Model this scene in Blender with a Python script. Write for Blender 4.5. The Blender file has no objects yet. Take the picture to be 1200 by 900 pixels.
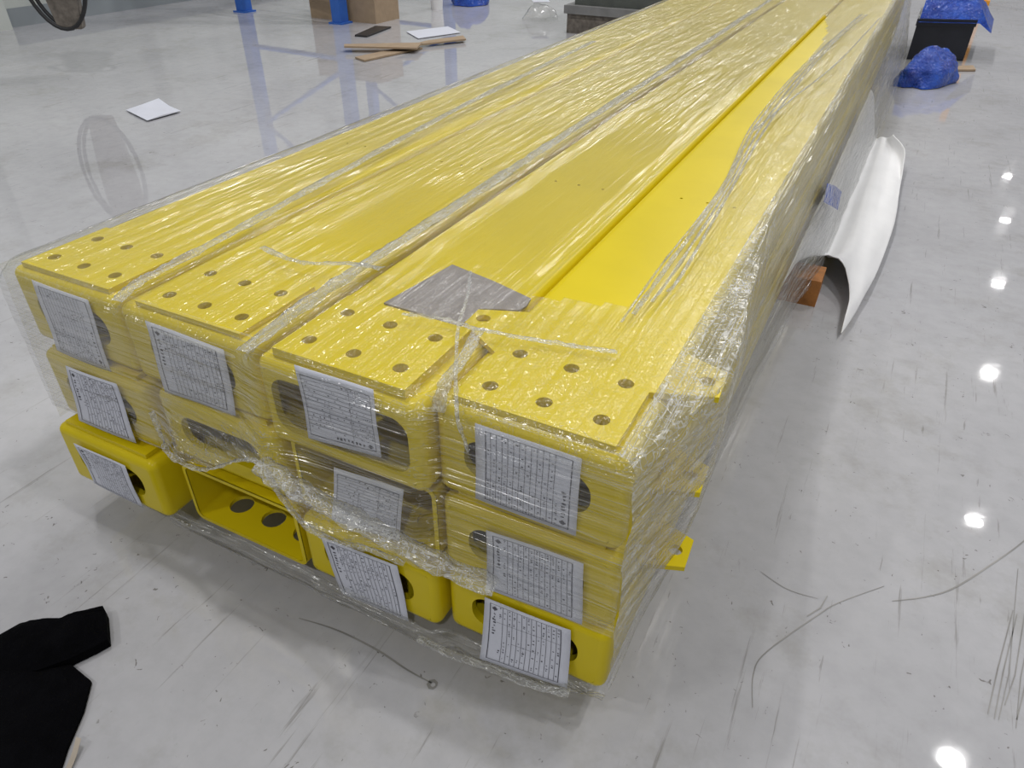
import bpy, math, random
from mathutils import Vector, Matrix, noise
from mathutils.geometry import tessellate_polygon
rnd = random.Random(7)
U = 0.07                       # one modelling unit (bolt hole spacing) in metres; floor is z = 0
col = bpy.context.scene.collection
scn = bpy.context.scene

# ------------------------------------------------------------------ camera
cam = bpy.data.cameras.new('camera')
cam.sensor_fit = 'HORIZONTAL'; cam.sensor_width = 36.0
cam.lens = 840.587 / 1200 * 36.0
cam.clip_start = 0.02; cam.clip_end = 200
camo = bpy.data.objects.new('camera', cam); col.objects.link(camo)
tilt, roll, yaw = 0.61339, 0.00644, 0.47208
fw = Vector((-math.sin(yaw)*math.cos(tilt), math.cos(yaw)*math.cos(tilt), -math.sin(tilt)))
rt = Vector((math.cos(yaw), math.sin(yaw), 0)); up = rt.cross(fw)
r2 = rt*math.cos(roll) + up*math.sin(roll); u2 = -rt*math.sin(roll) + up*math.cos(roll)
camo.matrix_world = Matrix(((r2.x, u2.x, -fw.x, 3.7945*U), (r2.y, u2.y, -fw.y, -8.5856*U),
                     (r2.z, u2.z, -fw.z, (6.9567+7.2)*U), (0, 0, 0, 1)))
scn.camera = camo

# ------------------------------------------------------------------ ambient light, exposure
w = bpy.data.worlds.new('hall_ambient'); scn.world = w; w.use_nodes = True
w.node_tree.nodes['Background'].inputs[0].default_value = (.97, .98, 1.0, 1)
w.node_tree.nodes['Background'].inputs[1].default_value = .25
LAMP = 650.0
scn.view_settings.view_transform = 'Standard'; scn.view_settings.look = 'None'
scn.view_settings.exposure = 0.0; scn.view_settings.gamma = 1.0
scn.view_settings.use_curve_mapping = False
scn.cycles.sample_clamp_direct = 20; scn.cycles.sample_clamp_indirect = 3
scn.cycles.transparent_max_bounces = 24

# ------------------------------------------------------------------ helpers
class MB:
    def __init__(self): self.v = []; self.f = []; self.m = []
    def add(self, vs, fs, m=0):
        b = len(self.v); self.v += [tuple(p) for p in vs]
        self.f += [tuple(b+i for i in f) for f in fs]; self.m += [m]*len(fs); return self
    def box(self, a, b, m=0):
        (x0,y0,z0),(x1,y1,z1) = a, b
        return self.add([(x0,y0,z0),(x1,y0,z0),(x1,y1,z0),(x0,y1,z0),(x0,y0,z1),(x1,y0,z1),(x1,y1,z1),(x0,y1,z1)],
            [(0,3,2,1),(4,5,6,7),(0,1,5,4),(1,2,6,5),(2,3,7,6),(3,0,4,7)], m)
    def prism(self, pts, z0, z1, m=0):
        n = len(pts)
        return self.add([(x,y,z0) for x,y in pts]+[(x,y,z1) for x,y in pts],
            [tuple(range(n-1,-1,-1)), tuple(range(n,2*n))]+[(i,(i+1)%n,n+(i+1)%n,n+i) for i in range(n)], m)
    def plate(self, outer, holes, P, t0, t1, m=0, back=True):
        """flat outline with holes, extruded from t0 to t1; P(u, v, t) gives the point"""
        loops = [outer]+holes
        flat = [p for l in loops for p in l]; n = len(flat)
        tri = tessellate_polygon([[Vector((p[0],p[1],0)) for p in l] for l in loops])
        fs = []
        for a,b,c in tri:
            A,B,C = flat[a],flat[b],flat[c]
            if (B[0]-A[0])*(C[1]-A[1])-(B[1]-A[1])*(C[0]-A[0]) < 0: b,c = c,b
            fs.append((a,b,c))
            if back: fs.append((n+a,n+c,n+b))
        o = 0
        for l in loops:
            k = len(l); ar = sum(l[i][0]*l[(i+1)%k][1]-l[(i+1)%k][0]*l[i][1] for i in range(k))
            ccw = ar > 0
            for i in range(k):
                a,b = o+i, o+(i+1)%k
                fs.append((a,n+a,n+b,b) if (ccw == (l is outer)) else (b,n+b,n+a,a))
            o += k
        return self.add([P(u,v,t0) for u,v in flat]+[P(u,v,t1) for u,v in flat], fs, m)
    def tube(self, pts, r, n=8, m=0, cap=True):
        pts = [Vector(p) for p in pts]; k = len(pts); vs = []
        for i,p in enumerate(pts):
            d = (pts[min(i+1,k-1)]-pts[max(i-1,0)]).normalized()
            s = d.cross(Vector((0,0,1)))
            if s.length < 1e-3: s = d.cross(Vector((1,0,0)))
            s.normalize(); q = s.cross(d); rr = r[i] if isinstance(r,(list,tuple)) else r
            vs += [p+(s*math.cos(2*math.pi*j/n)+q*math.sin(2*math.pi*j/n))*rr for j in range(n)]
        fs = [(i*n+j,i*n+(j+1)%n,(i+1)*n+(j+1)%n,(i+1)*n+j) for i in range(k-1) for j in range(n)]
        if cap: fs += [tuple(range(n-1,-1,-1)), tuple(range((k-1)*n,k*n))]
        return self.add(vs, fs, m)
    def grid(self, rows, m=0, drop=None):
        nr, nc = len(rows), len(rows[0])
        fs = [(i*nc+j,i*nc+j+1,(i+1)*nc+j+1,(i+1)*nc+j) for i in range(nr-1) for j in range(nc-1) if not (drop and drop(i,j))]
        return self.add([p for r in rows for p in r], fs, m)
    def build(self, name, mats, parent=None, org=(0,0,0), smooth=None, attrs=None, loc=None):
        me = bpy.data.meshes.new(name)
        me.from_pydata([((x-org[0])*U,(y-org[1])*U,(z-org[2])*U) for x,y,z in self.v], [], self.f)
        mats = mats if isinstance(mats,(list,tuple)) else [mats]
        for q in mats: me.materials.append(q)
        me.polygons.foreach_set('material_index', self.m)
        if attrs:
            for k,vals in attrs.items():
                at = me.attributes.new(k,'FLOAT','POINT'); at.data.foreach_set('value', vals)
        if smooth is not None:
            me.polygons.foreach_set('use_smooth',[True]*len(self.f))
            if smooth < 180: me.set_sharp_from_angle(angle=math.radians(smooth))
        me.update()
        o = bpy.data.objects.new(name, me); col.objects.link(o)
        if parent: o.parent = parent
        elif loc is not None: o.location = Vector(loc)*U
        else: o.location = Vector(org)*U
        return o
def tag(o, label=None, cat=None, group=None, kind=None):
    for k,v in (('label',label),('category',cat),('group',group),('kind',kind)):
        if v: o[k] = v
    return o
def empty(name, loc, label, cat, group=None, rz=0):
    o = bpy.data.objects.new(name, None); col.objects.link(o)
    o.location = Vector(loc)*U; o.rotation_euler = (0,0,rz); o.empty_display_size = .05
    return tag(o,label,cat,group)
def lerp(a,b,t): return a+(b-a)*t
def interp(tab, x):
    if x <= tab[0][0]: return tab[0][1]
    for (a,b),(c,d) in zip(tab,tab[1:]):
        if x <= c: return lerp(b,d,(x-a)/(c-a))
    return tab[-1][1]
def circ(cx,cy,r,n=18): return [(cx+r*math.cos(2*math.pi*i/n), cy+r*math.sin(2*math.pi*i/n)) for i in range(n)]
def rrect(w,h,r,n=6,cx=0,cz=0):
    p = []
    for sx,sz,a0 in ((1,1,0),(-1,1,90),(-1,-1,180),(1,-1,270)):
        for i in range(n+1):
            a = math.radians(a0+90*i/n)
            p.append((cx+sx*(w/2-r)+r*math.cos(a), cz+sz*(h/2-r)+r*math.sin(a)))
    return p
def fbm(x,y,z=0): return noise.fractal(Vector((x,y,z)),1.0,2.0,4)

# ------------------------------------------------------------------ materials
def nodes(name):
    m = bpy.data.materials.new(name); m.use_nodes = True
    nt = m.node_tree; return m, nt, nt.nodes['Principled BSDF'], nt.nodes['Material Output']
def N(nt, t, **kw):
    n = nt.nodes.new(t)
    for k,v in kw.items():
        if isinstance(k,str) and k.startswith('i_'): n.inputs[k[2:].replace('_',' ')].default_value = v
        else: setattr(n,k,v)
    return n
def ramp(nt, fac, stops):
    r = nt.nodes.new('ShaderNodeValToRGB'); e = r.color_ramp.elements
    while len(e) < len(stops): e.new(.5)
    for el,(p,c) in zip(e,stops): el.position = p; el.color = c if len(c)==4 else (*c,1)
    nt.links.new(fac, r.inputs[0]); return r.outputs[0]
def coords(nt, scale=(1,1,1), rot=(0,0,0)):
    t = N(nt,'ShaderNodeTexCoord'); mp = N(nt,'ShaderNodeMapping')
    mp.inputs['Scale'].default_value = scale; mp.inputs['Rotation'].default_value = rot
    nt.links.new(t.outputs['Object'], mp.inputs[0]); return mp.outputs[0]
def tex(nt, vec, scale, detail=4, rough=.55, dist=0):
    n = N(nt,'ShaderNodeTexNoise'); n.inputs['Scale'].default_value = scale
    n.inputs['Detail'].default_value = detail; n.inputs['Roughness'].default_value = rough; n.inputs['Distortion'].default_value = dist
    nt.links.new(vec, n.inputs['Vector']); return n.outputs[0]
def bump(nt, h, strength, dist, bs):
    b = N(nt,'ShaderNodeBump'); b.inputs['Strength'].default_value = strength; b.inputs['Distance'].default_value = dist
    nt.links.new(h, b.inputs['Height']); nt.links.new(b.outputs[0], bs.inputs['Normal']); return b
def plain(name, c, rough=.5, metal=0, var=.12, scale=9, bmp=0, bscale=60, spec=.5):
    m, nt, bs, out = nodes(name)
    v = coords(nt); f = tex(nt, v, scale)
    d = tuple(x*(1-var) for x in c); l = tuple(min(1,x*(1+var)) for x in c)
    nt.links.new(ramp(nt, f, [(.3,d),(.7,l)]), bs.inputs['Base Color'])
    bs.inputs['Roughness'].default_value = rough; bs.inputs['Metallic'].default_value = metal
    bs.inputs['Specular IOR Level'].default_value = spec
    if bmp: bump(nt, tex(nt, v, bscale), bmp, .01, bs)
    return m
M = {}
M['yellow'] = plain('yellow_enamel', (.70,.555,.008), .28, spec=.22, var=.05, scale=5, bmp=.03, bscale=45)
M['dark_steel'] = plain('dark_steel', (.05,.05,.052), .4, .6)
M['paper'] = plain('white_paper', (.66,.68,.76), .6, var=.03, bmp=.08, bscale=40)
M['ink'] = plain('grey_ink', (.07,.07,.09), .6, var=.1)
M['ink_light'] = plain('faint_ink', (.25,.25,.3), .6, var=.1)
M['card_grey'] = plain('grey_board', (.27,.245,.235), .7, var=.1, scale=30, bmp=.15, bscale=90)
M['cardboard'] = plain('brown_cardboard', (.36,.265,.175), .75, var=.08, scale=20, bmp=.1)
M['blue'] = plain('blue_rack_enamel', (.03,.13,.50), .35, var=.1)
M['timber'] = plain('orange_brown_timber', (.40,.16,.04), .7, var=.3, scale=30, bmp=.3)
M['timber_grey'] = plain('old_grey_timber', (.16,.14,.12), .8, var=.35, scale=30, bmp=.3)
M['black_cloth'] = plain('black_cloth', (.0022,.0022,.003), .95, var=.3, scale=30, bmp=.4, bscale=120, spec=.05)
M['strap'] = plain('tan_strap', (.38,.33,.27), .7)
M['foam'] = plain('white_foam_sheet', (.80,.80,.81), .55, var=.03, bmp=.15, bscale=25)
M['wall'] = plain('pale_wall_paint', (.55,.58,.55), .6, var=.06, scale=2)
M['wall_band'] = plain('grey_wall_band', (.27,.30,.32), .5, var=.08, scale=2)
M['machine'] = plain('grey_green_paint', (.10,.11,.10), .5, var=.15)
M['slab'] = plain('grey_slab', (.22,.22,.22), .6, var=.15)
M['black_box'] = plain('black_plastic', (.012,.014,.022), .4, var=.2)
M['rubber'] = plain('black_rubber', (.02,.02,.022), .55)
M['orange'] = plain('orange_paint', (.75,.32,.02), .4)
M['lamp_shell'] = plain('grey_lamp_housing', (.2,.2,.21), .5)
def bluefilm(name='blue_bubble_film', scale=60):
    m, nt, bs, out = nodes(name)
    v = coords(nt)
    nt.links.new(ramp(nt, tex(nt,v,14), [(.3,(.01,.04,.30)),(.7,(.03,.11,.55))]), bs.inputs['Base Color'])
    bs.inputs['Roughness'].default_value = .11
    vo = N(nt,'ShaderNodeTexNoise'); vo.inputs['Scale'].default_value = scale; vo.inputs['Detail'].default_value = 3
    nt.links.new(v, vo.inputs['Vector'])
    bump(nt, vo.outputs[0], .9, .02, bs); return m
M['blue_film'] = bluefilm()
def floor_mat():
    m, nt, bs, out = nodes('grey_epoxy_floor'); L = nt.links
    v = coords(nt)
    big = tex(nt, v, .9, 5, .6); fine = tex(nt, v, 22, 6, .65)
    base = ramp(nt, big, [(.3,(.385,.385,.405)),(.5,(.45,.45,.472)),(.7,(.505,.505,.525))])
    def mul(a, fac, c):
        mx = N(nt,'ShaderNodeMix', data_type='RGBA', blend_type='MULTIPLY'); mx.inputs[0].default_value = 1
        L.new(a, mx.inputs[6]); L.new(ramp(nt, fac, c), mx.inputs[7]); return mx.outputs[2]
    base = mul(base, fine, [(.25,(.90,.90,.90)),(.6,(1,1,1))])
    # long thin scratches in two directions, small dark specks, yellowish scuffed patches
    for rot,sc,th in ((.9,(26,1.1,1),.665),(-.35,(30,1.3,1),.67),(2.2,(40,3.5,1),.68)):
        base = mul(base, tex(nt, coords(nt, sc, (0,0,rot)), 1.6, 5, .7, .35), [(th-.03,(1,1,1)),(th+.03,(.70,.69,.66))])
    base = mul(base, tex(nt, v, 62, 2, .5, 1.5), [(.71,(1,1,1)),(.76,(.45,.43,.40))])
    base = mul(base, tex(nt, v, 3.3, 6, .75), [(.52,(1,1,1)),(.70,(.84,.83,.79))])
    L.new(base, bs.inputs['Base Color'])
    rg = ramp(nt, tex(nt, v, 5, 6, .7), [(.3,(.012,)*3),(.7,(.04,)*3)])
    L.new(rg, bs.inputs['Roughness'])
    bs.inputs['IOR'].default_value = 1.5
    bump(nt, tex(nt, v, 9, 3), .02, .01, bs)
    return m
M['floor'] = floor_mat()

FS = 1.0
def film_mat(name, sc_a, sc_b, haze=.10, strength=1.0, gloss=2.0, rough=.21, tint=(.985,.985,.975), iso=60, pull=1.0, cap=.5):
    """clear stretch film; sc_a / sc_b are texture scales (low along the pull) for long wrinkles; point attributes:
    wr = amount of stretched wrinkles, cr = amount of small crumples"""
    m, nt, bs, out = nodes(name); L = nt.links; nt.nodes.remove(bs)
    wr = N(nt,'ShaderNodeAttribute', attribute_name='wr').outputs['Fac']
    cr = N(nt,'ShaderNodeAttribute', attribute_name='cr').outputs['Fac']
    def mt(op, a, b=None, c=None):
        n = N(nt,'ShaderNodeMath', operation=op)
        for i,x in enumerate((a,b,c)):
            if x is None: continue
            if isinstance(x,(int,float)): n.inputs[i].default_value = x
            else: L.new(x, n.inputs[i])
        return n.outputs[0]
    n1 = tex(nt, coords(nt, sc_a), 1, 1, .5, .3); n2 = tex(nt, coords(nt, sc_b), 1, 1, .5, .3)
    ridged = mt('ABSOLUTE', mt('SUBTRACT', n1, .5))
    st = mt('ADD', mt('MULTIPLY', mt('SUBTRACT', .5, ridged), .4), mt('MULTIPLY', n2, .9))
    iso1 = tex(nt, coords(nt), iso, 1, .5, 1.2); iso2 = tex(nt, coords(nt), iso*.35, 1, .5, 1.0)
    ct = mt('ADD', mt('MULTIPLY', mt('ABSOLUTE', mt('SUBTRACT', iso1, .5)), .7), mt('MULTIPLY', iso2, .9))
    h = mt('ADD', mt('MULTIPLY', mt('MULTIPLY', st, pull), wr), mt('MULTIPLY', ct, cr))
    b = N(nt,'ShaderNodeBump'); b.inputs['Strength'].default_value = strength; b.inputs['Distance'].default_value = .012
    L.new(h, b.inputs['Height'])
    fr = N(nt,'ShaderNodeFresnel'); bf = N(nt,'ShaderNodeNewGeometry').outputs['Backfacing']
    L.new(mt('SUBTRACT', 1.5, mt('MULTIPLY', bf, 1.5-1/1.5)), fr.inputs[0])   # same reflectance from both faces of the thin film
    ff = mt('MINIMUM', mt('MULTIPLY', fr.outputs[0], gloss), cap)
    gl = N(nt,'ShaderNodeBsdfGlossy'); gl.inputs['Roughness'].default_value = rough; L.new(b.outputs[0], gl.inputs['Normal'])
    tr = N(nt,'ShaderNodeBsdfTransparent'); tr.inputs[0].default_value = (*tint,1)
    df = N(nt,'ShaderNodeBsdfDiffuse'); df.inputs[0].default_value = (.8,.81,.8,1); L.new(b.outputs[0], df.inputs['Normal'])
    tl = N(nt,'ShaderNodeBsdfTranslucent'); tl.inputs[0].default_value = (.8,.81,.8,1)
    hz = N(nt,'ShaderNodeMixShader'); hz.inputs[0].default_value = .4; L.new(df.outputs[0], hz.inputs[1]); L.new(tl.outputs[0], hz.inputs[2])
    # haze thickens along the folds: long ones where stretched, short creases where crumpled
    def crease(x, wd):
        q = N(nt,'ShaderNodeMapRange'); q.inputs[1].default_value = wd; q.inputs[2].default_value = 0.0
        L.new(x, q.inputs[0]); return q.outputs[0]
    l1 = mt('MULTIPLY', crease(ridged, .030), wr)
    l2 = mt('MULTIPLY', crease(mt('ABSOLUTE', mt('SUBTRACT', iso1, .5)), .035), cr)
    hf = mt('ADD', haze*.3, mt('MULTIPLY', mt('ADD', mt('MULTIPLY', mt('ADD', wr, cr), .35), mt('MULTIPLY', mt('ADD', l1, l2), 5.0)), haze))
    hf = mt('MINIMUM', hf, .8)
    a = N(nt,'ShaderNodeMixShader'); L.new(hf, a.inputs[0]); L.new(tr.outputs[0], a.inputs[1]); L.new(hz.outputs[0], a.inputs[2])
    c = N(nt,'ShaderNodeMixShader'); L.new(ff, c.inputs[0]); L.new(a.outputs[0], c.inputs[1]); L.new(gl.outputs[0], c.inputs[2])
    L.new(c.outputs[0], out.inputs[0])
    return m
M['film_top'] = film_mat('stretch_film_top', (150,1.0,60), (55,5.5,30), .03, FS, gloss=1.35, pull=2.6)
M['film_front'] = film_mat('stretch_film_front', (1.1,60,130), (3.5,30,54), .08, FS, gloss=2.2, pull=2.4)
M['film_side'] = film_mat('stretch_film_side', (100,1.0,120), (46,4,54), .26, FS, gloss=2.0, pull=3.0, cap=.36)
M['film_rope'] = film_mat('stretch_film_gathered', (260,5,160), (110,4,90), .42, FS, gloss=2.4, rough=.12)
M['film_rope_x'] = film_mat('stretch_film_hem', (5,180,260), (4,80,110), .40, FS, gloss=2.4, rough=.12)

# ------------------------------------------------------------------ structure
fl = MB().add([(-140,-60,0),(160,-60,0),(160,420,0),(-140,420,0)],[(0,1,2,3)]).build('floor', M['floor'])
tag(fl, kind='structure')
wl = MB().box((-91,-40,0),(-88.2,240,60)).build('wall_left', M['wall'], org=(-89.6,100,0)); tag(wl, kind='structure')
bl = MB().box((-88.2,-40,0),(-88.05,240,1.9)).build('baseboard_left', M['wall_band'], org=(-88.1,100,0)); tag(bl, kind='structure')
cl = MB().box((-92,38,0),(-86.9,44.9,60)).build('trim_1', M['wall'], org=(-89.5,41.5,0)); tag(cl, kind='structure')
# scuffs and hair-line scratches on the floor
def scuff(pts, wd):
    b = MB(); P = [Vector((x,y,.012)) for x,y in pts]; rows = []
    for i,p in enumerate(P):
        d = (P[min(i+1,len(P)-1)]-P[max(i-1,0)]).normalized(); s = Vector((-d.y,d.x,0))
        k = .7*wd*(.4+.6*math.sin(math.pi*(i+.5)/len(P)))
        rows.append([p-s*k, p+s*k])
    b.grid(rows); return b.build('scuff_mark', M['scuff'], fl)
M['scuff'] = plain('scuff_grey', (.25,.245,.235), .6, var=.3)
def smoothline(p, n=6):
    out = []
    for i in range(len(p)-1):
        a = Vector(p[max(i-1,0)]); b = Vector(p[i]); c = Vector(p[i+1]); d = Vector(p[min(i+2,len(p)-1)])
        for k in range(n):
            t = k/n; out.append(tuple(.5*((2*b)+(c-a)*t+(2*a-5*b+4*c-d)*t*t+(3*b-a-3*c+d)*t**3)))
    out.append(tuple(p[-1])); return out
scuff(smoothline([(-5.4,-1.45),(-4.4,-1.3),(-3.3,-1.3),(-2.4,-1.4),(-1.75,-1.42)]), .035)
scuff(circ(-1.72,-1.44,.09,7)+[(-1.63,-1.44)], .06)
scuff(smoothline([(4.5,1.2),(4.35,2.0),(4.5,2.7),(5.4,4.3),(5.8,4.9),(6.7,5.9)]), .02)
scuff(smoothline([(6.9,5.5),(7.6,6.0),(8.2,6.6),(9.0,7.8),(9.9,9.3),(10.6,10.9)]), .028)
scuff(smoothline([(3.9,4.95),(4.6,4.7),(5.3,4.75)]), .014)
scuff([(5.15,4.1),(5.4,4.5),(5.5,4.95)], .025)
for k in range(9):
    x = 8.85+.11*k
    scuff([(x+rnd.uniform(0,.1),3.2+rnd.uniform(0,.8)),(x+.25,4.6),(x+.5+rnd.uniform(0,.2),6.4+rnd.uniform(0,2))], .012+.012*rnd.random())

# ------------------------------------------------------------------ ceiling lamps (above the frame, one row mirrored in the floor, some lamps added)
def lamp(x, y, r, label):
    t = empty('high_bay_lamp', (x,y,100), label, 'lamp', 'high bay lamps over the hall')
    MB().tube([(0,0,.4),(0,0,2.0),(0,0,3.2),(0,0,3.8)],[r*1.12,r*1.0,r*.5,r*.35],20).build('lamp_housing', M['lamp_shell'], t)
    MB().prism(circ(0,0,r,20), .25, .45).build('lamp_glass', M['foam'], t)
    ld = bpy.data.lights.new('lamp_light','AREA'); ld.shape = 'DISK'; ld.size = 2*r*U; ld.energy = LAMP*math.pi*math.pi*(r*U)**2; ld.color = (1,.985,.97)
    lo = bpy.data.objects.new('lamp_light', ld); col.objects.link(lo); lo.parent = t; lo.location = (0,0,.2*U)
ROW_A = [(39.5,76.1),(43.4,137.3),(47.9,204.4),(52.1,269.4),(56.6,335),(59.6,396.7)]
names = ['nearest','second','third','fourth','fifth','sixth','seventh','eighth']
for (x,y),n in zip(ROW_A,names): lamp(x,y,1.9,f'round high bay lamp, {n} of the row whose spots shine in the floor')
ROW_B = [(-35,15),(-30,80),(-25,147),(-22,216),(-18,284),(-12,352),(-6,420)]  # far four added to put sparkle on the crumpled film
lamp(-52,-62,1.9,'added high bay fill lamp, unseen behind the viewer on the jacket side')  # added fill: lifts the beam ends and the front shadow
lamp(33,-61,1.9,'added high bay fill lamp, unseen farthest behind the viewer, over the open floor side')  # added fill: brightens the beam ends and the open floor
lamp(36,8,1.9,'added high bay fill lamp, unseen near the viewer on the open floor side')  # added to brighten the floor beside the stack
for (x,y),n in zip(ROW_B,names): lamp(x,y,1.9,f'round high bay lamp hanging over the yellow beams, {n} of a row whose far four are added')
ROW_D = [(-190,143),(-185,214),(-180,286),(-172,357),(-165,428)]  # row set by glints on the film; nearest two added for more
for (x,y),n in zip(ROW_D,names): lamp(x,y,1.9,f'round high bay lamp hanging beyond the blue rack, {n} of a row whose far four are added')

# ------------------------------------------------------------------ the yellow beams
LEN, BW, TP = 84.0, 3.48, .12
def printed(parent, P, head, seed, org):
    """table rules, text strokes and the emblem of the delivery label; P(u, v) maps the sheet to space (0..1, v down)"""
    r = random.Random(seed); b = MB()
    def quad(u0,v0,u1,v1,m=0):
        n = 4 if abs(u1-u0) > .2 or abs(v1-v0) > .2 else 1
        for i in range(n):
            if abs(u1-u0) >= abs(v1-v0): a,c,d,e = lerp(u0,u1,i/n),lerp(u0,u1,(i+1)/n),v0,v1
            else: a,c,d,e = u0,u1,lerp(v0,v1,i/n),lerp(v0,v1,(i+1)/n)
            b.add([P(a,d),P(c,d),P(c,e),P(a,e)],[(0,3,2,1)],m)
    # reading frame (s along a text line, t from the head down), turned to the way the sheet hangs
    def q(s0,t0,s1,t1,m=0):
        if head == 'left':   quad(t0,s0,t1,s1,m)
        elif head == 'right': quad(1-t1,1-s1,1-t0,1-s0,m)
        elif head == 'bottom': quad(1-s1,1-t1,1-s0,1-t0,m)
        else: quad(s0,t0,s1,t1,m)
    lw = .006
    x0,x1,y0,y1 = .05,.95,.07,.90
    q(x0,y0,x1,y0+lw*1.6); q(x0,y1-lw*1.6,x1,y1); q(x0,y0,x0+lw,y1); q(x1-lw,y0,x1,y1)
    n = 13
    for i in range(1,n):
        t = lerp(y0+.10,y1,i/n); q(x0,t,x1,t+lw*.8)
    for s,ta,tb in ((.33,.16,.90),(.62,.34,.62)): q(s,ta,s+lw*.6,tb)
    # emblem and heading
    for k in range(5):
        wd = .035*(1-abs(k-2)/3); q(.12-wd,.10+.012*k,.12+wd,.112+.012*k)
    s = .19
    for k in range(8):
        g = r.uniform(.028,.042)
        for _ in range(3):
            a = s+r.uniform(0,g*.5); q(a,.105+r.uniform(0,.03),a+g*.45,.118+r.uniform(0,.035))
        s += g+.012
    # body text: short broken strokes, unreadable at this size
    for i in range(n):
        t = lerp(y0+.10,y1,(i+.28)/n); s = x0+.02
        while s < x1-.05:
            g = r.uniform(.012,.03)
            if r.random() < (.42 if s < .33 else .2):
                q(s,t+r.uniform(0,.008),s+g*.7,t+.014+r.uniform(0,.012), 0 if r.random() < .55 else 1)
            s += g+.008
    return b.build('printed_table', [M['ink'],M['ink_light']], parent, org)
def label_sheet(root, c, head, seed, curl=0.0, y=-.05, name_note=None):
    """c: four corners (x, z) in beam space: top-left, top-right, bottom-right, bottom-left"""
    (ax,az),(bx,bz),(cx,cz),(dx,dz) = c
    r = random.Random(seed)
    ph = r.uniform(0,6)
    def P(u,v,off=0):
        x = lerp(lerp(ax,bx,u),lerp(dx,cx,u),v); z = lerp(lerp(az,bz,u),lerp(dz,cz,u),v)
        yy = y-.02-.025*math.sin(3*v+2*u+ph)**2-curl*(v**2)*(1-.6*u)-off
        return (x,yy,z)
    b = MB(); rows = [[P(i/10,j/10) for i in range(11)] for j in range(11)]
    b.grid(rows[::-1])
    s = b.build('paper_label', M['paper'], root, smooth=180)
    so = s.modifiers.new('thickness','SOLIDIFY'); so.thickness = .0006; so.offset = 0
    s['label'] = name_note or 'white printed paper label taped across the slot'
    printed(s, lambda u,v: P(u,v,.012), head, seed, (0,0,0))
def beam(cx, yf, top, H, end='slot', ears='', label='', rz=0, plate=True, slot=(2.32,.82), W=BW, TP=TP):
    root = empty('steel_beam', (cx,yf,top-H), label, 'beam', 'yellow steel beams of the stack', rz); root['kind'] = 'thing'
    h = H-TP; cz = h/2; R = .20
    big = [(i,y) for i in (-1,0,1) for y in (.66,1.78)]; small = [(i*.718,10.97) for i in (-1,0,1)]
    holes = [circ(x,y,.14) for x,y in big]+[circ(x,y,.045,10) for x,y in small]
    b = MB(); rr = .22; n = 6; K = 4*(n+1)
    top_edge = n                                     # the segment n -> n+1 is the flat top
    rings = []
    if end == 'slot':
        for k in range(6):
            a = math.pi/2*k/5; ins = R*(1-math.sin(a)); y = R*(1-math.cos(a))
            rings.append((rrect(W-2*ins,h-2*ins,max(.06,rr-ins),n,0,cz),y))
    else:
        rings.append((rrect(W,h,rr,n,0,cz),0)); rings.append((rrect(W,h,rr,n,0,cz),R))
    rings.append((rrect(W,h,rr,n,0,cz),LEN))
    vs = [(x,y,z) for ring,y in rings for x,z in ring]; fs = []
    for k in range(len(rings)-1):
        for j in range(K):
            if k == len(rings)-2 and j == top_edge: continue
            if end == 'open' and j == 3*n+2 and k == len(rings)-2: continue
            fs.append((k*K+j,(k+1)*K+j,(k+1)*K+(j+1)%K,k*K+(j+1)%K))
    fs.append(tuple((len(rings)-1)*K+j for j in range(K-1,-1,-1)))
    b.add(vs,fs)
    xe = W/2-rr
    b.plate([(-xe,R),(xe,R),(xe,LEN),(-xe,LEN)], holes, lambda u,v,t:(u,v,t), h, h-.12, back=False)
    b.build('tube', M['yellow'], root, smooth=35)
    if end == 'slot':
        c = MB(); sw,sh = slot
        c.plate(rrect(W-2*R,h-2*R,.08,n,0,cz), [rrect(sw,sh,min(sh/2-.01,.36),6,0,cz+.02)], lambda u,v,t:(u,t,v), 0, .16, back=True)
        c.build('end_cap', M['yellow'], root, smooth=35)
    else:
        c = MB(); wt = .1
        c.plate(rrect(W,h,rr,n,0,cz), [rrect(W-2*wt,h-2*wt,rr-wt+.02,n,0,cz)], lambda u,v,t:(u,t,v), 0, .02, back=False)
        inner = rrect(W-2*wt,h-2*wt,rr-wt+.02,n,0,cz)
        c.add([(x,y,z) for y in (.0,LEN-.2) for x,z in inner],
              [(j,(j+1)%K,K+(j+1)%K,K+j) for j in range(K) if j != 3*n+2])
        xi = inner[3*n+2][0]
        xa = abs(xi)
        c.plate([(-xa,.025),(xa,.025),(xa,LEN-.2),(-xa,LEN-.2)], [circ(x,y,.3) for x,y in [(i,yy) for i in (-1,0.05,1.05) for yy in (.75,2.0)]],
                lambda u,v,t:(u,v,t), wt, 0, back=False)
        c.build('inner_wall', M['yellow'], root, smooth=35)
    if plate:
        yb = 2.35; x = 1.43; o = [(-x,.15),(x,.15)]
        ph = [circ(px,py,.14) for px,py in big]
        if 'R' in ears: o += [(x,1.72),(2.5,2.12),(2.46,2.9),(x,3.25)]; ph.append(circ(2.2,2.48,.14))
        else: o += [(x,yb)]
        if 'L' in ears: o += [(-x,3.25),(-2.46,2.85),(-2.44,2.25),(-x,1.62)]; ph.append(circ(-2.2,2.58,.14))
        else: o += [(-x,3.25 if 'R' in ears else yb)]
        p = MB(); p.plate(o, ph, lambda u,v,t:(u,v,t), H, h+.004)
        p.build('top_plate', M['yellow'], root, smooth=35)
    return root
lab = {}
C = [-11.28,-7.61,-3.57,0.0]
b11 = beam(C[0],-.66,7.08,2.0,label='top layer beam at the corner nearest the rack, label hanging over its end slot', rz=.004, W=3.5)
b12 = beam(C[1],-.67,7.03,1.95,label='second beam from left in the top layer, yellow, end veiled by loose film', rz=.004, W=3.80)
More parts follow.
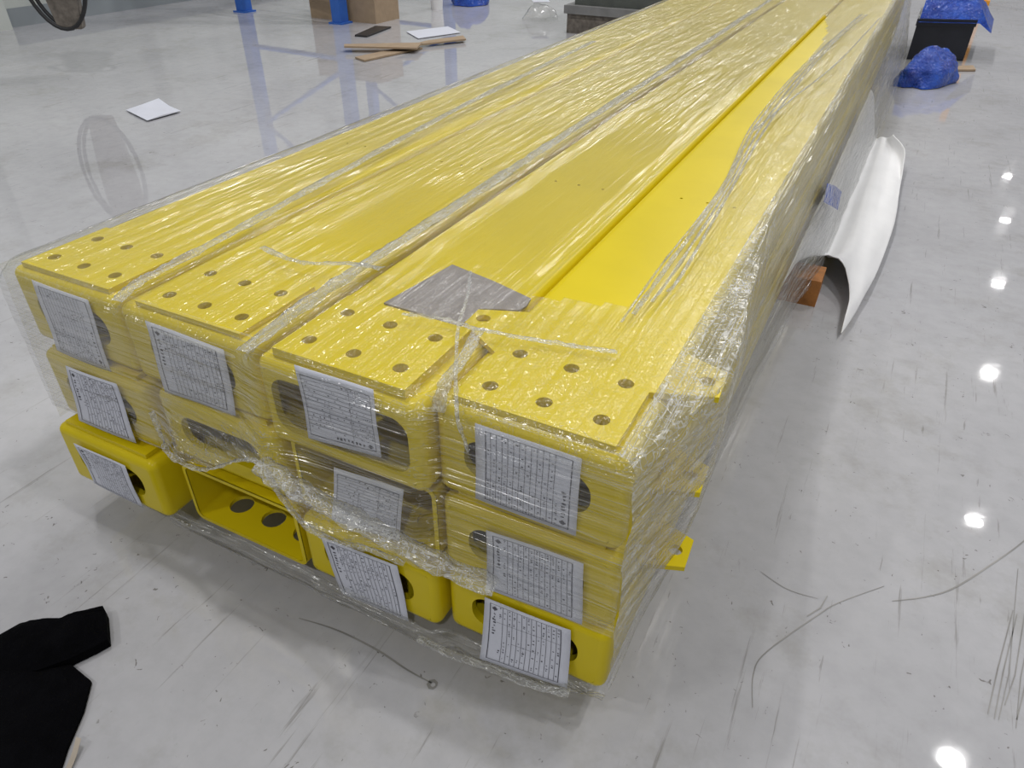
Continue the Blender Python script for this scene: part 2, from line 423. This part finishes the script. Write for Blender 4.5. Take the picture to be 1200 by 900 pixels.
b13 = beam(C[2],-1.0,7.27,2.16,'slot',label='third beam from left in the top layer, yellow, wide dark opening behind its label', rz=.002, slot=(3.02,1.22), W=3.6, TP=.2)
b14 = beam(C[3],-.66,7.2,2.12,ears='RL',label='front right beam of the top layer, yellow, with eared bolt plate')
b21 = beam(-11.05,-.87,5.06,1.99,label='leftmost beam of the middle layer, yellow, label drooping over the beam below')
b22 = beam(-7.35,-.75,5.06,1.99,label='second beam from left in the middle layer, mostly hidden by the film hem')
b23 = beam(-3.58,-.62,5.06,1.99,'open',label='third beam from left in the middle layer, open square end behind hanging label')
b24 = beam(.02,-.66,5.06,2.0,ears='R',label='front right beam of the middle layer, yellow, streaked film over its label')
b31 = beam(-11.1,-1.27,3.05,1.9,label='leftmost beam of the bottom layer, yellow, standing out nearest the jacket side')
b32 = beam(-7.15,-.84,3.05,1.9,'open',label='second beam from left in the bottom layer, open end showing holes inside', plate=False)
b33 = beam(-3.56,-.88,3.05,1.9,label='third beam from left in the bottom layer, bare yellow end with tilted label')
b34 = beam(.03,-.66,3.05,1.9,ears='R',label='front right beam of the bottom layer, lowest yellow corner of the stack')
def rel(c, cx, zb): return [(x-cx, z+7.2-zb) for x,z in c]
label_sheet(b11, rel([(-12.16,-.34),(-10.35,-.40),(-10.47,-2.29),(-12.27,-2.2)],C[0],5.08), 'right', 1, .04, -.03)
label_sheet(b12, rel([(-8.6,-.42),(-6.45,-.48),(-6.6,-2.13),(-8.67,-2.2)],C[1],5.08), 'left', 2, .03, -.03)
label_sheet(b13, rel([(-4.28,.05),(-2.62,.05),(-2.62,-1.41),(-4.24,-1.54)],C[2],5.11), 'bottom', 3, .05, -.04)
label_sheet(b14, rel([(-.88,-.24),(.98,-.27),(.98,-1.96),(-.92,-1.93)],C[3],5.08), 'right', 4, .0, -.03)
label_sheet(b21, rel([(-11.79,-2.37),(-10.03,-2.32),(-10.06,-4.02),(-12.03,-4.01)],-11.05,3.07), 'left', 5, .1, -.06)
label_sheet(b23, rel([(-4.15,-2.55),(-2.5,-2.45),(-2.75,-3.97),(-4.44,-4.09)],-3.58,3.07), 'bottom', 6, .05, -.06)
label_sheet(b24, rel([(-.71,-2.61),(1.17,-2.51),(1.25,-4.1),(-.71,-4.2)],.02,3.06), 'left', 7, .02, -.05)
label_sheet(b31, rel([(-12.13,-4.56),(-10.31,-4.58),(-10.24,-5.95),(-11.99,-5.85)],-11.1,1.15), 'left', 8, .0, -.03)
label_sheet(b33, rel([(-4.67,-4.57),(-2.67,-4.39),(-2.54,-6.09),(-4.35,-6.24)],-3.56,1.15), 'left', 9, .02, -.05)
label_sheet(b34, rel([(-.79,-4.55),(1.04,-4.42),(1.11,-6.07),(-.79,-6.2)],.03,1.15), 'left', 10, .28, -.04)
# grey board lying over the seam of the two right beams
cb = MB().prism([(-4.37,1.66),(-4.06,3.83),(-2.82,3.54),(-1.81,3.22),(-1.75,2.9),(-1.8,2.68),(-2.52,2.36),(-2.53,1.62),(-2.75,1.56),(-3.4,1.64)][::-1], 7.08, 7.115)
cb = cb.build('board_piece', M['card_grey'], org=(-2.8,2.5,7.08))
tag(cb, 'torn grey board piece lying on the beams beside the eared plate', 'board')
# timber bearers under the stack
for y,x1,lb in ((20.6,3.05,'orange brown timber bearer under the stack, its end showing below the white sheet'),
                (62,1.6,'timber bearer under the far half of the yellow stack')):
    t = MB().box((-13.6,y-.75,0),(x1,y+.75,1.13)); tag(t.build('timber_bearer', M['timber'], org=(-5,y,0)), lb, 'timber', 'bearers under the stack')

# ------------------------------------------------------------------ stretch film around the stack
film = empty('stretch_film', (-5.5,0,0), 'clear crinkled stretch film wrapped round the stack of yellow beams', 'film')
FO = (-5.5,0,0)
def beamtop(x):
    return interp([(-13.1,7.0),(-13.0,7.12),(-9.7,7.12),(-9.4,7.02),(-9.2,7.08),(-6.0,7.08),(-5.75,7.1),(-5.35,7.3),(-5.2,7.32),(-2.0,7.32),(-1.85,7.2),(-1.6,7.26),(1.5,7.26),(1.8,7.1)], x)
def inpoly(x,y,p):
    c = False
    for i in range(len(p)):
        (a,b),(d,e) = p[i-1],p[i]
        if (b>y) != (e>y) and x < (d-a)*(y-b)/(e-b)+a: c = not c
    return c
def edge_y(x): return interp([(-5.6,-.52),(-5.3,-.9),(-1.95,-.9),(-1.65,-.52)],x)
CLEAR = [(-1.8,3.0),(.25,3.5),(.3,5.6),(.2,11.3),(-.3,18),(-.3,27.7),(-.6,38),(-1.8,46)]
xs = [-13.1+.16*i for i in range(int(14.9/.16)+1)]
ys = [-.52+.2*i for i in range(36)]; y = ys[-1]
while y < 83: y += .3+.012*y; ys.append(min(y,83))
def sm(a,b,x):
    t = max(0,min(1,(x-a)/(b-a))); return t*t*(3-2*t)
rows = []; wr = []; cr = []
for y in ys:
    r = []
    for x in xs:
        c = (1-sm(2.2,4.2,y+.8*fbm(x*.8,y*.5)))*(.35+.65*sm(-4.5,-1.0,x))*.9
        right = sm(.3,.9,x)*sm(2,5,y)
        c = max(c, .7*right*(1-.5*sm(20,60,y)))
        calm1 = sm(-8.4,-7.4,x)*(1-sm(-6.3,-5.7,x))*sm(2.5,4,y)*(1-sm(7,10,y))
        calm2 = sm(-5.2,-4.2,x)*(1-sm(-2,-1.5,x))*sm(2.6,4,y)*(1-sm(12,26,y))
        s = .75+.25*fbm(x*.5+9,y*.12)
        s *= (1-.88*max(calm1,calm2))
        s = max(.05, s*sm(-.6,3.5,y)+.35*(1-sm(-.6,3.5,y)))
        r.append((x,y+(edge_y(x)+.52)*(1-sm(-.52,2,y)),beamtop(x)+.03+.05*max(0,c)*fbm(x*2.2,y*2.2,3)+.025*s*fbm(x*2.0,y*.25,5)))
        wr.append(s); cr.append(c)
    rows.append(r)
def dropc(i,j): return inpoly((xs[j]+xs[j+1])/2,(ys[i]+ys[i+1])/2,CLEAR)
MB().grid(rows, drop=dropc).build('top_sheet', M['film_top'], film, FO, 180, {'wr':wr,'cr':cr})
# front curtain
ZLOW = [(-13.15,3.2),(-9.2,3.3),(-8.6,3.5),(-8.3,3.75),(-7.0,4.0),(-5.6,4.85),(-5.1,5.0),(-4.85,4.4),(-4.3,3.75),(-3.0,3.55),(-1.6,3.2),(0,3.1),(1.86,3.12)]
YF = [(-13.15,-.95),(-9.4,-.95),(-9,-.95),(-6,-1.0),(-5.2,-1.18),(-2,-1.18),(-1.5,-.84),(1.86,-.78)]
def front_pt(x, t):
    zt = beamtop(x)+.03; yf = interp(YF,x); zl = interp(ZLOW,x)
    z = lerp(zt,zl,t)
    a = min(1,(zt-z)/.42)
    y0 = edge_y(x); y = lerp(y0,yf,math.sin(a*math.pi/2))
    bul = sm(-9.0,-7.9,x)*(1-sm(-4.0,-2.2,x))
    y -= .42*bul*sm(.45,1,t)
    y += .03*fbm(x*.7,z*2.5,7)+.05*bul*fbm(x*1.6,z*3.5,2)*sm(.5,1,t)
    return (x,y,z)
fx = [-13.15+.12*i for i in range(126)]; rows = []; wr = []; cr = []
for k in range(43):
    t = k/42; rows.append([front_pt(x,t) for x in fx])
    for x in fx:
        bul = sm(-9.0,-7.9,x)*(1-sm(-4.5,-2.5,x))
        wr.append(.4+.4*sm(-9.5,-8,x)+.25*sm(.6,1,t)*bul+.15*sm(-2,0,x))
        cr.append(max(.75*(1-sm(.04,.16,t))*(.4+.6*sm(-4,-1,x)), 1.0*bul*sm(.62,.85,t)))
MB().grid(rows).build('front_sheet', M['film_front'], film, FO, 180, {'wr':wr,'cr':cr})
# strip round the foot of the stack
rows = []; wr = []; cr = []
for k in range(15):
    t = k/14; r = []
    for i in range(150):
        x = -9.7+11.55*i/149
        yy = interp([(-9.7,-1.0),(-5.3,-.98),(-5,-1.02),(-2,-1.02),(-1.6,-.82),(1.85,-.76)],x)
        up_ = 1.3+.05*math.sin(x*1.1)+.2*sm(1.0,1.8,x); dn = .5+.10*fbm(x*.6,1,4)+.7*sm(.6,1.85,x)
        a = t*1.9
        r.append((x, yy-.16*math.sin(a)+.55*max(0,t-.55)+.05*fbm(x*1.2,t*3), lerp(up_,dn,t)))
        wr.append(.9); cr.append(.5)
    rows.append(r)
MB().grid(rows).build('foot_strip', M['film_front'], film, FO, 180, {'wr':wr,'cr':cr})
# right hand side
XB = [(-.78,1.86),(2.2,1.9),(5,2.05),(10.3,2.15),(17.5,2.4),(21.2,2.85),(26,2.95),(32.6,3.05),(40,3.2),(50,3.45),(70,3.45),(84,3.0)]
def side_pt(y, t):
    tent = max(0, 1-(1.9-y)/2.65) if y < 1.9 else max(0, 1-max(0,y-2.3)/7.5)
    xb = interp(XB,y); zb = interp([(-.78,1.25),(3,1.0),(22,.9),(84,.9)],y)
    xt = 1.7+.86*tent
    if t < .12: q = t/.12; x = lerp(1.55,xt,q); z = 7.27
    elif t < .2: q = (t-.12)/.08; x = xt+.18*q*(1-tent); z = 7.27-.3*q
    else:
        q = (t-.2)/.8; z = lerp(6.97,zb,q)
        xs_ = xt+.18*(1-tent)
        hold = tent*.9
        lo = q**(1+1.6*hold) if xb < xs_ else q**1.15
        x = lerp(xs_,xb,lo)
    f = fbm(y*.35,z*1.6,11)
    return (x+.07*f*min(1,t*4),y,z+(.05*fbm(y*1.2,x*1.5,4) if t < .15 else 0))
sy = [-.78+.2*i for i in range(30)]; y = sy[-1]
while y < 83: y += .25+.012*y; sy.append(min(y,83))
rows = []; wr = []; cr = []
for y in sy:
    r = []
    for k in range(46):
        t = k/45; r.append(side_pt(y,t))
        wr.append(.55+.3*fbm(y*.2,t*5)); cr.append(.55*(1-sm(3,14,y)) * (1-.5*t)+.2)
    rows.append(r)
MB().grid(rows).build('right_sheet', M['film_side'], film, FO, 180, {'wr':wr,'cr':cr})
rows = []; wr = []; cr = []
for y in sy:
    rows.append([(lerp(-13.12,-13.12-.02*y-.35,q)+.05*fbm(y*.3,q*5,3), y, lerp(7.05,2.6,q)) for q in [k/14 for k in range(15)]])
    wr += [.25]*15; cr += [0.0]*15
MB().grid(rows).build('left_sheet', M['film_side'], film, FO, 180, {'wr':wr,'cr':cr})
# gathered ropes and bands of film
def rope(pts, wd, lift=.05, mat='film_rope', name='gathered_band', n=7, seed=0, flat=.25):
    P = [Vector(p) for p in smoothline(pts,10)]; rows = []; cnt = 0
    for i,p in enumerate(P):
        d = (P[min(i+1,len(P)-1)]-P[max(i-1,0)]).normalized(); s = d.cross(Vector((0,0,1)))
        s = s.normalized() if s.length > .05 else Vector((1,0,0)); q = s.cross(d)
        W = wd*(.75+.5*abs(fbm(i*.15,seed)))
        r = []
        for k in range(n):
            a = math.pi*k/(n-1)
            r.append(p+s*(W*math.cos(a)*(1+.2*fbm(i*.4,k,seed)))+q*(flat*W*math.sin(a)+.05*fbm(i*.5,k*2,seed)+lift))
        rows.append(r); cnt += n
    return MB().grid(rows).build(name, M[mat], film, FO, 180, {'wr':[.8]*cnt,'cr':[.55]*cnt})
for k,(dx,wd) in enumerate(((0,.06),(.16,.04),(-.1,.03),(.3,.05))):
    rope([(.35+dx,3.3+dx*4,7.22),(.3+dx*1.3,5.6,7.22),(.2+dx*.7,11.3,7.24),(-.3+dx*1.2,18,7.24),(-.35+dx,27.7,7.25),(0+dx*.6,38,7.25),(.4+dx,46,7.3)], wd, seed=1+k*3)
rope([(-.2,17,7.25),(.2,22,7.28),(.9,30,7.3),(1.5,45,7.3)], .05, seed=2)
rope([(-9.3,-.75,7.0),(-9.42,-.1,7.1),(-9.5,.9,7.1),(-9.65,3.6,7.12),(-10.1,8.7,7.14),(-10.7,16.9,7.14),(-11.2,30,7.16)], .18, seed=3, flat=.2, n=11)
rope([(-5.5,-1.1,7.1),(-5.53,.5,7.2),(-5.55,3.0,7.24),(-5.57,5.5,7.24),(-5.56,9.8,7.26),(-5.6,15,7.28),(-5.65,25.4,7.3),(-5.8,41.7,7.35),(-6,60,7.4)], .2, seed=4, flat=.2, n=13)
rope([(-1.6,-.7,6.9),(-1.65,-.35,7.25),(-1.7,.3,7.3),(-1.9,1.2,7.36)], .14, seed=12, flat=.3)
rope([(-8.3,2.4,7.15),(-7,2.2,7.15),(-5.8,2.5,7.25),(-4.8,2.3,7.44)], .10, seed=5, mat='film_rope_x')
rope([(-3.4,.95,7.42),(-2.6,1.15,7.42),(-1.9,1.15,7.4),(-.6,1.5,7.3),(.6,1.75,7.3)], .07, seed=6, mat='film_rope_x')
rope([(-3.1,3.0,7.48),(-2.6,2.0,7.48),(-2.2,1.0,7.46),(-1.6,-.1,7.36),(-1.3,-.6,7.2),(-1.15,-.82,6.9),(-1.0,-.86,6.4)], .04, seed=7)
HM = [(-8.5,4.9),(-8.4,4.5),(-8.3,3.85),(-7.6,3.75),(-7,3.95),(-6,4.6),(-5.3,5.0),(-5.0,4.8),(-4.85,4.4),(-4.3,3.75),(-3.6,3.6),(-3,3.55),(-2.2,3.45)]
rope([(x, interp(YF,x)-.30*sm(-9.2,-8.2,x)*(1-sm(-4.0,-2.4,x))-.12, z) for x,z in HM], .075, 0, 'film_rope_x', 'gathered_hem', seed=8, flat=.6)
rope([(-5.2,-1.62,5.0),(-4.2,-1.5,4.55),(-3,-1.34,4.15),(-1.6,-1.2,3.75),(-.4,-1.0,3.45)], .28, 0, 'film_rope_x', 'gathered_hem', seed=9, flat=.45, n=15)
rope([(-2.2,-1.15,.95),(-1.4,-1.1,.85),(-.6,-1.0,.85),(.3,-.98,.9),(1.2,-.92,1.1)], .12, 0, 'film_rope_x', 'gathered_hem', seed=10, flat=.5)

# blue film scrap caught under the side wrap
bt = MB().grid([[(2.35,19.0,5.3),(2.55,21.0,4.6),(2.75,23.5,3.6)],[(2.40,19.0,4.6),(2.62,21.0,3.8),(2.80,23.5,2.8)]])
tag(bt.build('blue_film_scrap', M['blue_film'], org=(2.4,20,5), smooth=180), 'strip of blue film caught under the wrap of the stack above the foam sheet', 'film')
# white foam sheet hanging out of the right flank
R_ = [[(2.1,44,3.4),(2.4,44,3.0),(3.1,43.6,.8),(3.5,43.2,.95),(3.8,42.8,1.0),(4.0,42.4,1.2),(4.15,42.0,1.5)],
      [(2.1,42,3.4),(2.4,42,3.0),(3.1,41.8,.75),(3.7,41.3,.85),(4.3,40.9,.7),(4.75,40.6,.75),(4.95,40.2,1.2)],
      [(2.1,38.5,3.4),(2.4,38.4,3.0),(3.05,38.2,.75),(3.7,38,.8),(4.4,38,.65),(5.0,38,.5),(5.15,38,.7)],
      [(2.1,34,3.4),(2.4,34,2.9),(2.95,34.2,.75),(3.7,34.4,.85),(4.4,34.6,.7),(5.1,35,.5),(5.2,35.2,.5)],
      [(2.1,29,3.4),(2.4,29,2.8),(2.9,29.2,.75),(3.7,29.3,.9),(4.4,29.3,.8),(5.1,29.5,.5),(5.25,29.5,.4)],
      [(2.1,25,3.4),(2.35,25,2.8),(2.85,25,.8),(3.6,24.9,1.0),(4.2,24.6,.85),(4.8,24.2,.5),(5.0,24,.35)],
      [(2.05,22,3.2),(2.3,22.4,2.7),(2.8,23,.95),(3.4,22.8,1.15),(4.0,22.0,.85),(4.5,21,.5),(4.65,20.6,.3)],
      [(2.0,18.6,3.1),(2.2,20,2.7),(2.78,22.4,1.25),(3.5,22.2,1.2),(4.1,20.9,.75),(4.35,19.4,.45),(4.45,18.9,.25)],
      [(1.98,15,3.0),(2.15,18,2.7),(2.76,22.0,1.3),(3.55,21.9,1.2),(4.15,20.4,.7),(4.22,18.3,.35),(4.24,17.7,.2)]]
def refine(G, n=4):
    A = [smoothline(r,n) for r in G]; A = [[tuple(p) for p in r] for r in A]
    cols = list(zip(*A)); Bc = [smoothline(list(c),n) for c in cols]
    return [list(r) for r in zip(*Bc)]
G = refine(R_); G = [[(x,y,max(.1,z+.12*fbm(y*.35,x*1.5,6))) for x,y,z in r] for r in G]
fs = MB().grid(G).build('foam_sheet', M['foam'], org=(3.5,30,.3), smooth=180)
so = fs.modifiers.new('thickness','SOLIDIFY'); so.thickness = .003
tag(fs, 'white foam sheet sagging out of the wrapped stack down to the floor', 'sheet')

# ------------------------------------------------------------------ black jacket, lower left
def cloth(outline, zf, name, mat, parent, n=26, org=(0,0,0)):
    """a garment panel: outline filled by rings shrinking to its middle, with folds"""
    P = [Vector((x,y,0)) for x,y in outline]; pts = []
    for i in range(len(P)):
        for k in range(5): pts.append(P[i].lerp(P[(i+1)%len(P)],k/5))
    c = sum(pts,Vector())/len(pts); rows = []
    for k in range(10):
        t = k/9
        rows.append([(lerp(p.x,c.x,t*.98),lerp(p.y,c.y,t*.98),zf(p.lerp(c,t),t)) for p in pts+[pts[0]]])
    b = MB().grid(rows)
    b.add(rows[-1][:-1],[tuple(range(len(pts)))])
    b.add([(x,y,.03) for x,y,z in rows[0][:-1]]+rows[0][:-1],[(i,(i+1)%len(pts),len(pts)+(i+1)%len(pts),len(pts)+i) for i in range(len(pts))])
    return b.build(name, mat, parent, org, 60)
jk = empty('black_jacket', (-9.8,-5.2,0), 'black jacket lying crumpled on the bare floor before the stack', 'jacket')
JO = (-9.8,-5.2,0)
cloth([(-10.9,-5.15),(-10.75,-4.62),(-10.2,-4.2),(-9.95,-4.02),(-9.7,-3.62),(-9.5,-3.42),(-9.4,-3.46),(-9.36,-3.52),(-9.3,-3.5),(-8.62,-3.98),(-8.72,-4.25),(-8.95,-4.72),(-9.3,-5.2),(-9.9,-5.6),(-10.6,-5.7)],
      lambda p,t: .28+.25*min(1,t*2.5)+.10*fbm(p.x*1.2+p.y*.7,p.y*1.4-p.x*.5,2)*min(1,t*3), 'sleeve', M['black_cloth'], jk, org=JO)
cloth([(-11.4,-5.3),(-9.9,-5.0),(-9.3,-4.9),(-8.9,-4.72),(-8.2,-4.78),(-7.75,-5.3),(-7.35,-5.95),(-7.0,-6.4),(-7.1,-7.2),(-8.5,-8.2),(-10.5,-7.8),(-11.6,-6.5)],
      lambda p,t: .12+.22*min(1,t*2)+.08*fbm(p.x*1.5,p.y*1.0,5)*min(1,t*3), 'jacket_body', M['black_cloth'], jk, org=JO)
st = MB().grid([[(x-.06,y,z),(x+.06,y+.02,z)] for x,y,z in smoothline([(-7.25,-5.75,.2),(-7.1,-6.0,.1),(-6.95,-6.3,.05),(-6.75,-6.7,.05),(-6.5,-7.1,.05)],6)])
st.build('strap', M['strap'], jk, JO, 180)['label'] = 'tan strap'

# ------------------------------------------------------------------ things on the floor behind
def sheet(outline, name, mat, label, cat, z=.03, th=.04, group=None, warp=0.0):
    x = sum(p[0] for p in outline)/len(outline); y = sum(p[1] for p in outline)/len(outline)
    b = MB(); b.prism(outline, z, z+th)
    b.v = [(a,c,d+warp*abs(fbm(a*.35,c*.35,1))) for a,c,d in b.v]
    return tag(b.build(name, mat, org=(x,y,0)), label, cat, group)
sheet([(-46.6,27.2),(-46.65,28.8),(-46.7,30.3),(-44.7,29.5),(-42.7,28.8),(-42.75,27.3),(-42.8,25.9),(-44.7,26.5)],'paper_sheet',M['paper'],'single white paper sheet lying alone on open floor, far from the other litter','paper',.06,.03,warp=.25)
sheet([(-47.3,64.8),(-45.0,70.0),(-41.7,67.3),(-43.8,61.9)],'paper_sheet',M['paper'],'white paper sheet on the floor behind the brown cardboard strips','paper',.06,.05)
sheet([(-50.7,59.9),(-49.2,60.1),(-50.4,66.3),(-52.3,65.9)],'dark_board',M['dark_steel'],'small dark board flat on the floor before the brown carton','board',.03,.15)
sheet([(-46.9,53.3),(-46.2,52.4),(-39.5,55.2),(-40.6,57.8)],'cardboard_strip',M['cardboard'],'brown cardboard strip lying across, uppermost of the three strips','cardboard',.42,.16,'cardboard strips on the floor')
sheet([(-43.4,50.4),(-41.7,49.6),(-40.3,57.4),(-42.0,57.5)],'cardboard_strip',M['cardboard'],'brown cardboard strip lying beneath the crossing strip, slanted the other way','cardboard',.03,.16,'cardboard strips on the floor')
sheet([(-41.4,59.9),(-39.6,64.3),(-38.3,62.7),(-41.6,56.7)],'cardboard_strip',M['cardboard'],'long brown cardboard strip pointing from the litter towards the stack','cardboard',.22,.16,'cardboard strips on the floor')
def carton(x0,y0,x1,y1,h,label):
    t = empty('carton', ((x0+x1)/2,(y0+y1)/2,0), label,'box'); o = ((x0+x1)/2,(y0+y1)/2,0)
    MB().box((x0,y0,0),(x1,y1,h)).build('carton_body', M['cardboard'], t, o)
    ym = (y0+y1)/2
    MB().box((x0,y0,h+.02),(x1,ym-.1,h+.18)).build('flap', M['cardboard'], t, o)
    MB().box((x0,ym+.1,h+.02),(x1,y1,h+.18)).build('flap', M['cardboard'], t, o)
carton(-63.4,67.8,-53.6,72.6,6.5,'brown cardboard carton standing behind the blue rack foot')
# blue pallet rack
rk = empty('pallet_rack', (-66,79,0),'blue steel pallet rack with its upright feet beside the brown carton','rack'); RO = (-66,79,0)
POST = [(-57.6,66.2),(-74.0,67.4),(-58.4,92.0),(-74.8,93.2)]
for x,y in POST:
    b = MB(); hh = 62
    b.plate([(-.62,-.75),(.62,-.75),(.62,.75),(.5,.75),(.5,-.6),(-.5,-.6),(-.5,.75),(-.62,.75)],[],lambda u,v,t:(x+u,y+v,t),hh,.2)
    b.build('upright', M['blue'], rk, RO)
    MB().box((x-1.0,y-1.0,0),(x+1.0,y+1.0,.18)).build('foot_plate', M['blue'], rk, RO)
for (xa,ya),(xb,yb) in ((POST[0],POST[1]),(POST[2],POST[3])):
    z = 5; s = 0
    while z < 56:
        p,q = ((xa,ya,z),(xb,yb,z+9)) if s%2 == 0 else ((xb,yb,z),(xa,ya,z+9))
        MB().tube([p,q],.3,6).build('brace', M['blue'], rk, RO); z += 9; s += 1
    MB().tube([(xa,ya,4),(xb,yb,4)],.3,6).build('brace', M['blue'], rk, RO)
for (xa,ya),(xb,yb) in ((POST[0],POST[2]),(POST[1],POST[3])):
    for z in (24,44,60):
        MB().box((min(xa,xb)+.1,ya,z),(max(xa,xb)-.1+.3,yb,z+1.5)).build('shelf_beam', M['orange'], rk, RO)
# black cable loop and a tapered grey block hanging from above, over the open floor
hr = empty('hanging_cable', (-60,34,3.6),'black cable loop hanging from above round a tapered grey timber block','cable'); HO = (-60,34,3.6)
hb = MB(); rings = [(3.6,.85),(3.75,1.0),(6,1.25),(10,1.5),(24,1.7)]
vs = [(-60+sx*w_*.95+sy*w_*.25,34+sx*w_*.45-sy*w_*.35,z) for z,w_ in rings for sx,sy in ((-1,-1),(1,-1),(1,1),(-1,1))]
hb.add(vs,[(3,2,1,0)]+[(i*4+j,i*4+(j+1)%4,(i+1)*4+(j+1)%4,(i+1)*4+j) for i in range(4) for j in range(4)]+[(16,17,18,19)])
hb.build('tapered_block', M['timber_grey'], hr, HO)
for r,o,dz in ((2.75,0,.0),(2.55,.25,.15)):
    MB().tube([(-60+r*.9*math.cos(a)+.2*o,34-.5+r*.43*math.cos(a)+o,8.6+dz+5.0*math.sin(a)) for a in [2*math.pi*i/36 for i in range(37)]],.16,7,cap=False).build('cable_loop', M['rubber'], hr, HO, smooth=180)
MB().tube([(-60,33.6,13.4),(-60,33.8,40),(-60,34,99)],.2,7).build('hanging_rope', M['rubber'], hr, HO)
# cup, blue bundle and clear bag along the back
cp = MB().tube([(-53.6,81.3,0),(-53.6,81.3,1.6),(-53.6,81.3,3.2)],[.75,.85,.9],14)
tag(cp.build('paper_cup', M['foam'], org=(-53.6,81.3,0), smooth=40),'small white cup on the floor beyond the white sheet','cup')
def bundle(cx,cy,rx,ry,h,seed,name,label,mat='blue_film',cat='film',rz=0):
    rows = []
    for i in range(15):
        a = math.pi/2*i/14
        r = []
        for j in range(49):
            p = 2*math.pi*j/48; k = 1+.28*fbm(math.cos(p)*1.3+seed,math.sin(p)*1.3,i*.12)
            x = rx*math.cos(a)**.7*math.cos(p)*k; y = ry*math.cos(a)**.7*math.sin(p)*k
            r.append((cx+x*math.cos(rz)-y*math.sin(rz),cy+x*math.sin(rz)+y*math.cos(rz),.05+h*math.sin(a)*(1+.3*fbm(x*.5,y*.5,seed))))
        rows.append(r)
    return tag(MB().grid(rows).build(name, M[mat], org=(cx,cy,0), smooth=180),label,cat)
bundle(-52,87.2,2.6,2.0,2.6,1,'film_bundle','crumpled blue film bundle at the back behind the white cup',rz=.6)
M['clear_bag'] = film_mat('clear_bag_film', (50,50,50), (20,20,20), .3, gloss=1.3, rough=.2)
o = bundle(-38,80.2,1.9,2.0,1.6,5,'clear_bag','clear plastic bag of scrap film on the floor at the back','clear_bag','bag')
sheet([(-39.3,80.4),(-37.6,81.6),(-36.8,80.4),(-38.4,79.2)],'paper_slip',M['paper'],'white paper slip lying on top of the clear bag','paper',2.0,.05)
# grey load on a pallet behind the stack
gx0,gy0,gx1,gy1 = -31.5,73.5,-16.5,90
pl = empty('pallet', ((gx0+gx1)/2,(gy0+gy1)/2,0),'weathered timber pallet under the grey slab behind the stack','pallet'); PO = ((gx0+gx1)/2,(gy0+gy1)/2,0)
for k in range(3):
    yy = lerp(gy0,gy1-1.4,k/2); MB().box((gx0,yy,0),(gx1,yy+1.4,1.5)).build('bearer', M['timber_grey'], pl, PO)
for k in range(7):
    xx = lerp(gx0,gx1-2.2,k/6); MB().box((xx,gy0,1.52),(xx+2.2,gy1,1.95)).build('deck_board', M['timber_grey'], pl, PO)
tag(MB().box((gx0-.3,gy0-.3,1.97),(gx1,gy1,2.8)).build('grey_slab', M['slab'], org=(PO[0],PO[1],1.97)),'flat grey slab resting on the weathered pallet','slab')
mc = MB().box((gx0+.6,gy0+.6,2.82),(gx1,gy1,9)); tag(mc.build('machine_block', M['machine'], org=(PO[0],PO[1],2.82)),'dark grey green block standing on the flat grey slab','machine')
# blue covered black box at top right
bb = empty('black_crate', (6.5,81,0),'black crate on the floor under a blue film cover','crate'); BO = (6.5,81,0)
MB().prism([(3.5,75.9),(8.4,77.8),(8.7,86),(3.5,84)],.05,3.4).build('crate_body', M['black_box'], bb, BO)
MB().prism([(3.42,75.7),(8.5,77.6),(8.85,86.2),(3.42,84.2)],3.0,3.6).build('crate_rim', M['black_box'], bb, BO)
def drape():
    rows = []
    for i in range(41):
        r = []
        for j in range(41):
            u,v = i/40,j/40
            x = lerp(3.6,9.0,u)+.5*v; y = lerp(75.4+2.0*u,87,v)
            e = min(u*1.0+.3,1-u,v,1-v)
            z = 3.75+2.6*min(1,e*3.2)*(.75+.45*fbm(x*.35,y*.35,3))+.18*fbm(x*1.4,y*1.4)
            if v < .06: z = 3.35
            if u > .95: z = lerp(z,2.5,(u-.95)/.05*.9); x += (u-.95)*20*.9
            r.append((x,y,z))
        rows.append(r)
    return MB().grid(rows)
dr = drape().build('blue_cover', M['blue_film'], org=(6,80,3.6), smooth=180)
tag(dr,'glossy crumpled blue film cover draped over the black crate','film cover')
bundle(5.7,66.4,1.8,4.0,2.4,9,'film_bundle','crumpled blue film bundle on the floor before the black crate',rz=-.45)
sheet([(6.2,72.6),(6.4,71.4),(9.4,73.0),(9.2,75.0)],'cardboard_strip',M['cardboard'],'brown cardboard strip lying by the foot of the black crate','cardboard',.03,.16)
yt = empty('yellow_stand', (10.8,124,0),'orange yellow foot of a stand beyond the blue covered crate','stand'); YO = (10.8,124,0)
MB().box((9.9,122,0),(11.6,125,.6)).build('foot_plate', M['orange'], yt, YO)
MB().box((10.3,122.8,.6),(11.2,124.2,16)).build('column', M['orange'], yt, YO)
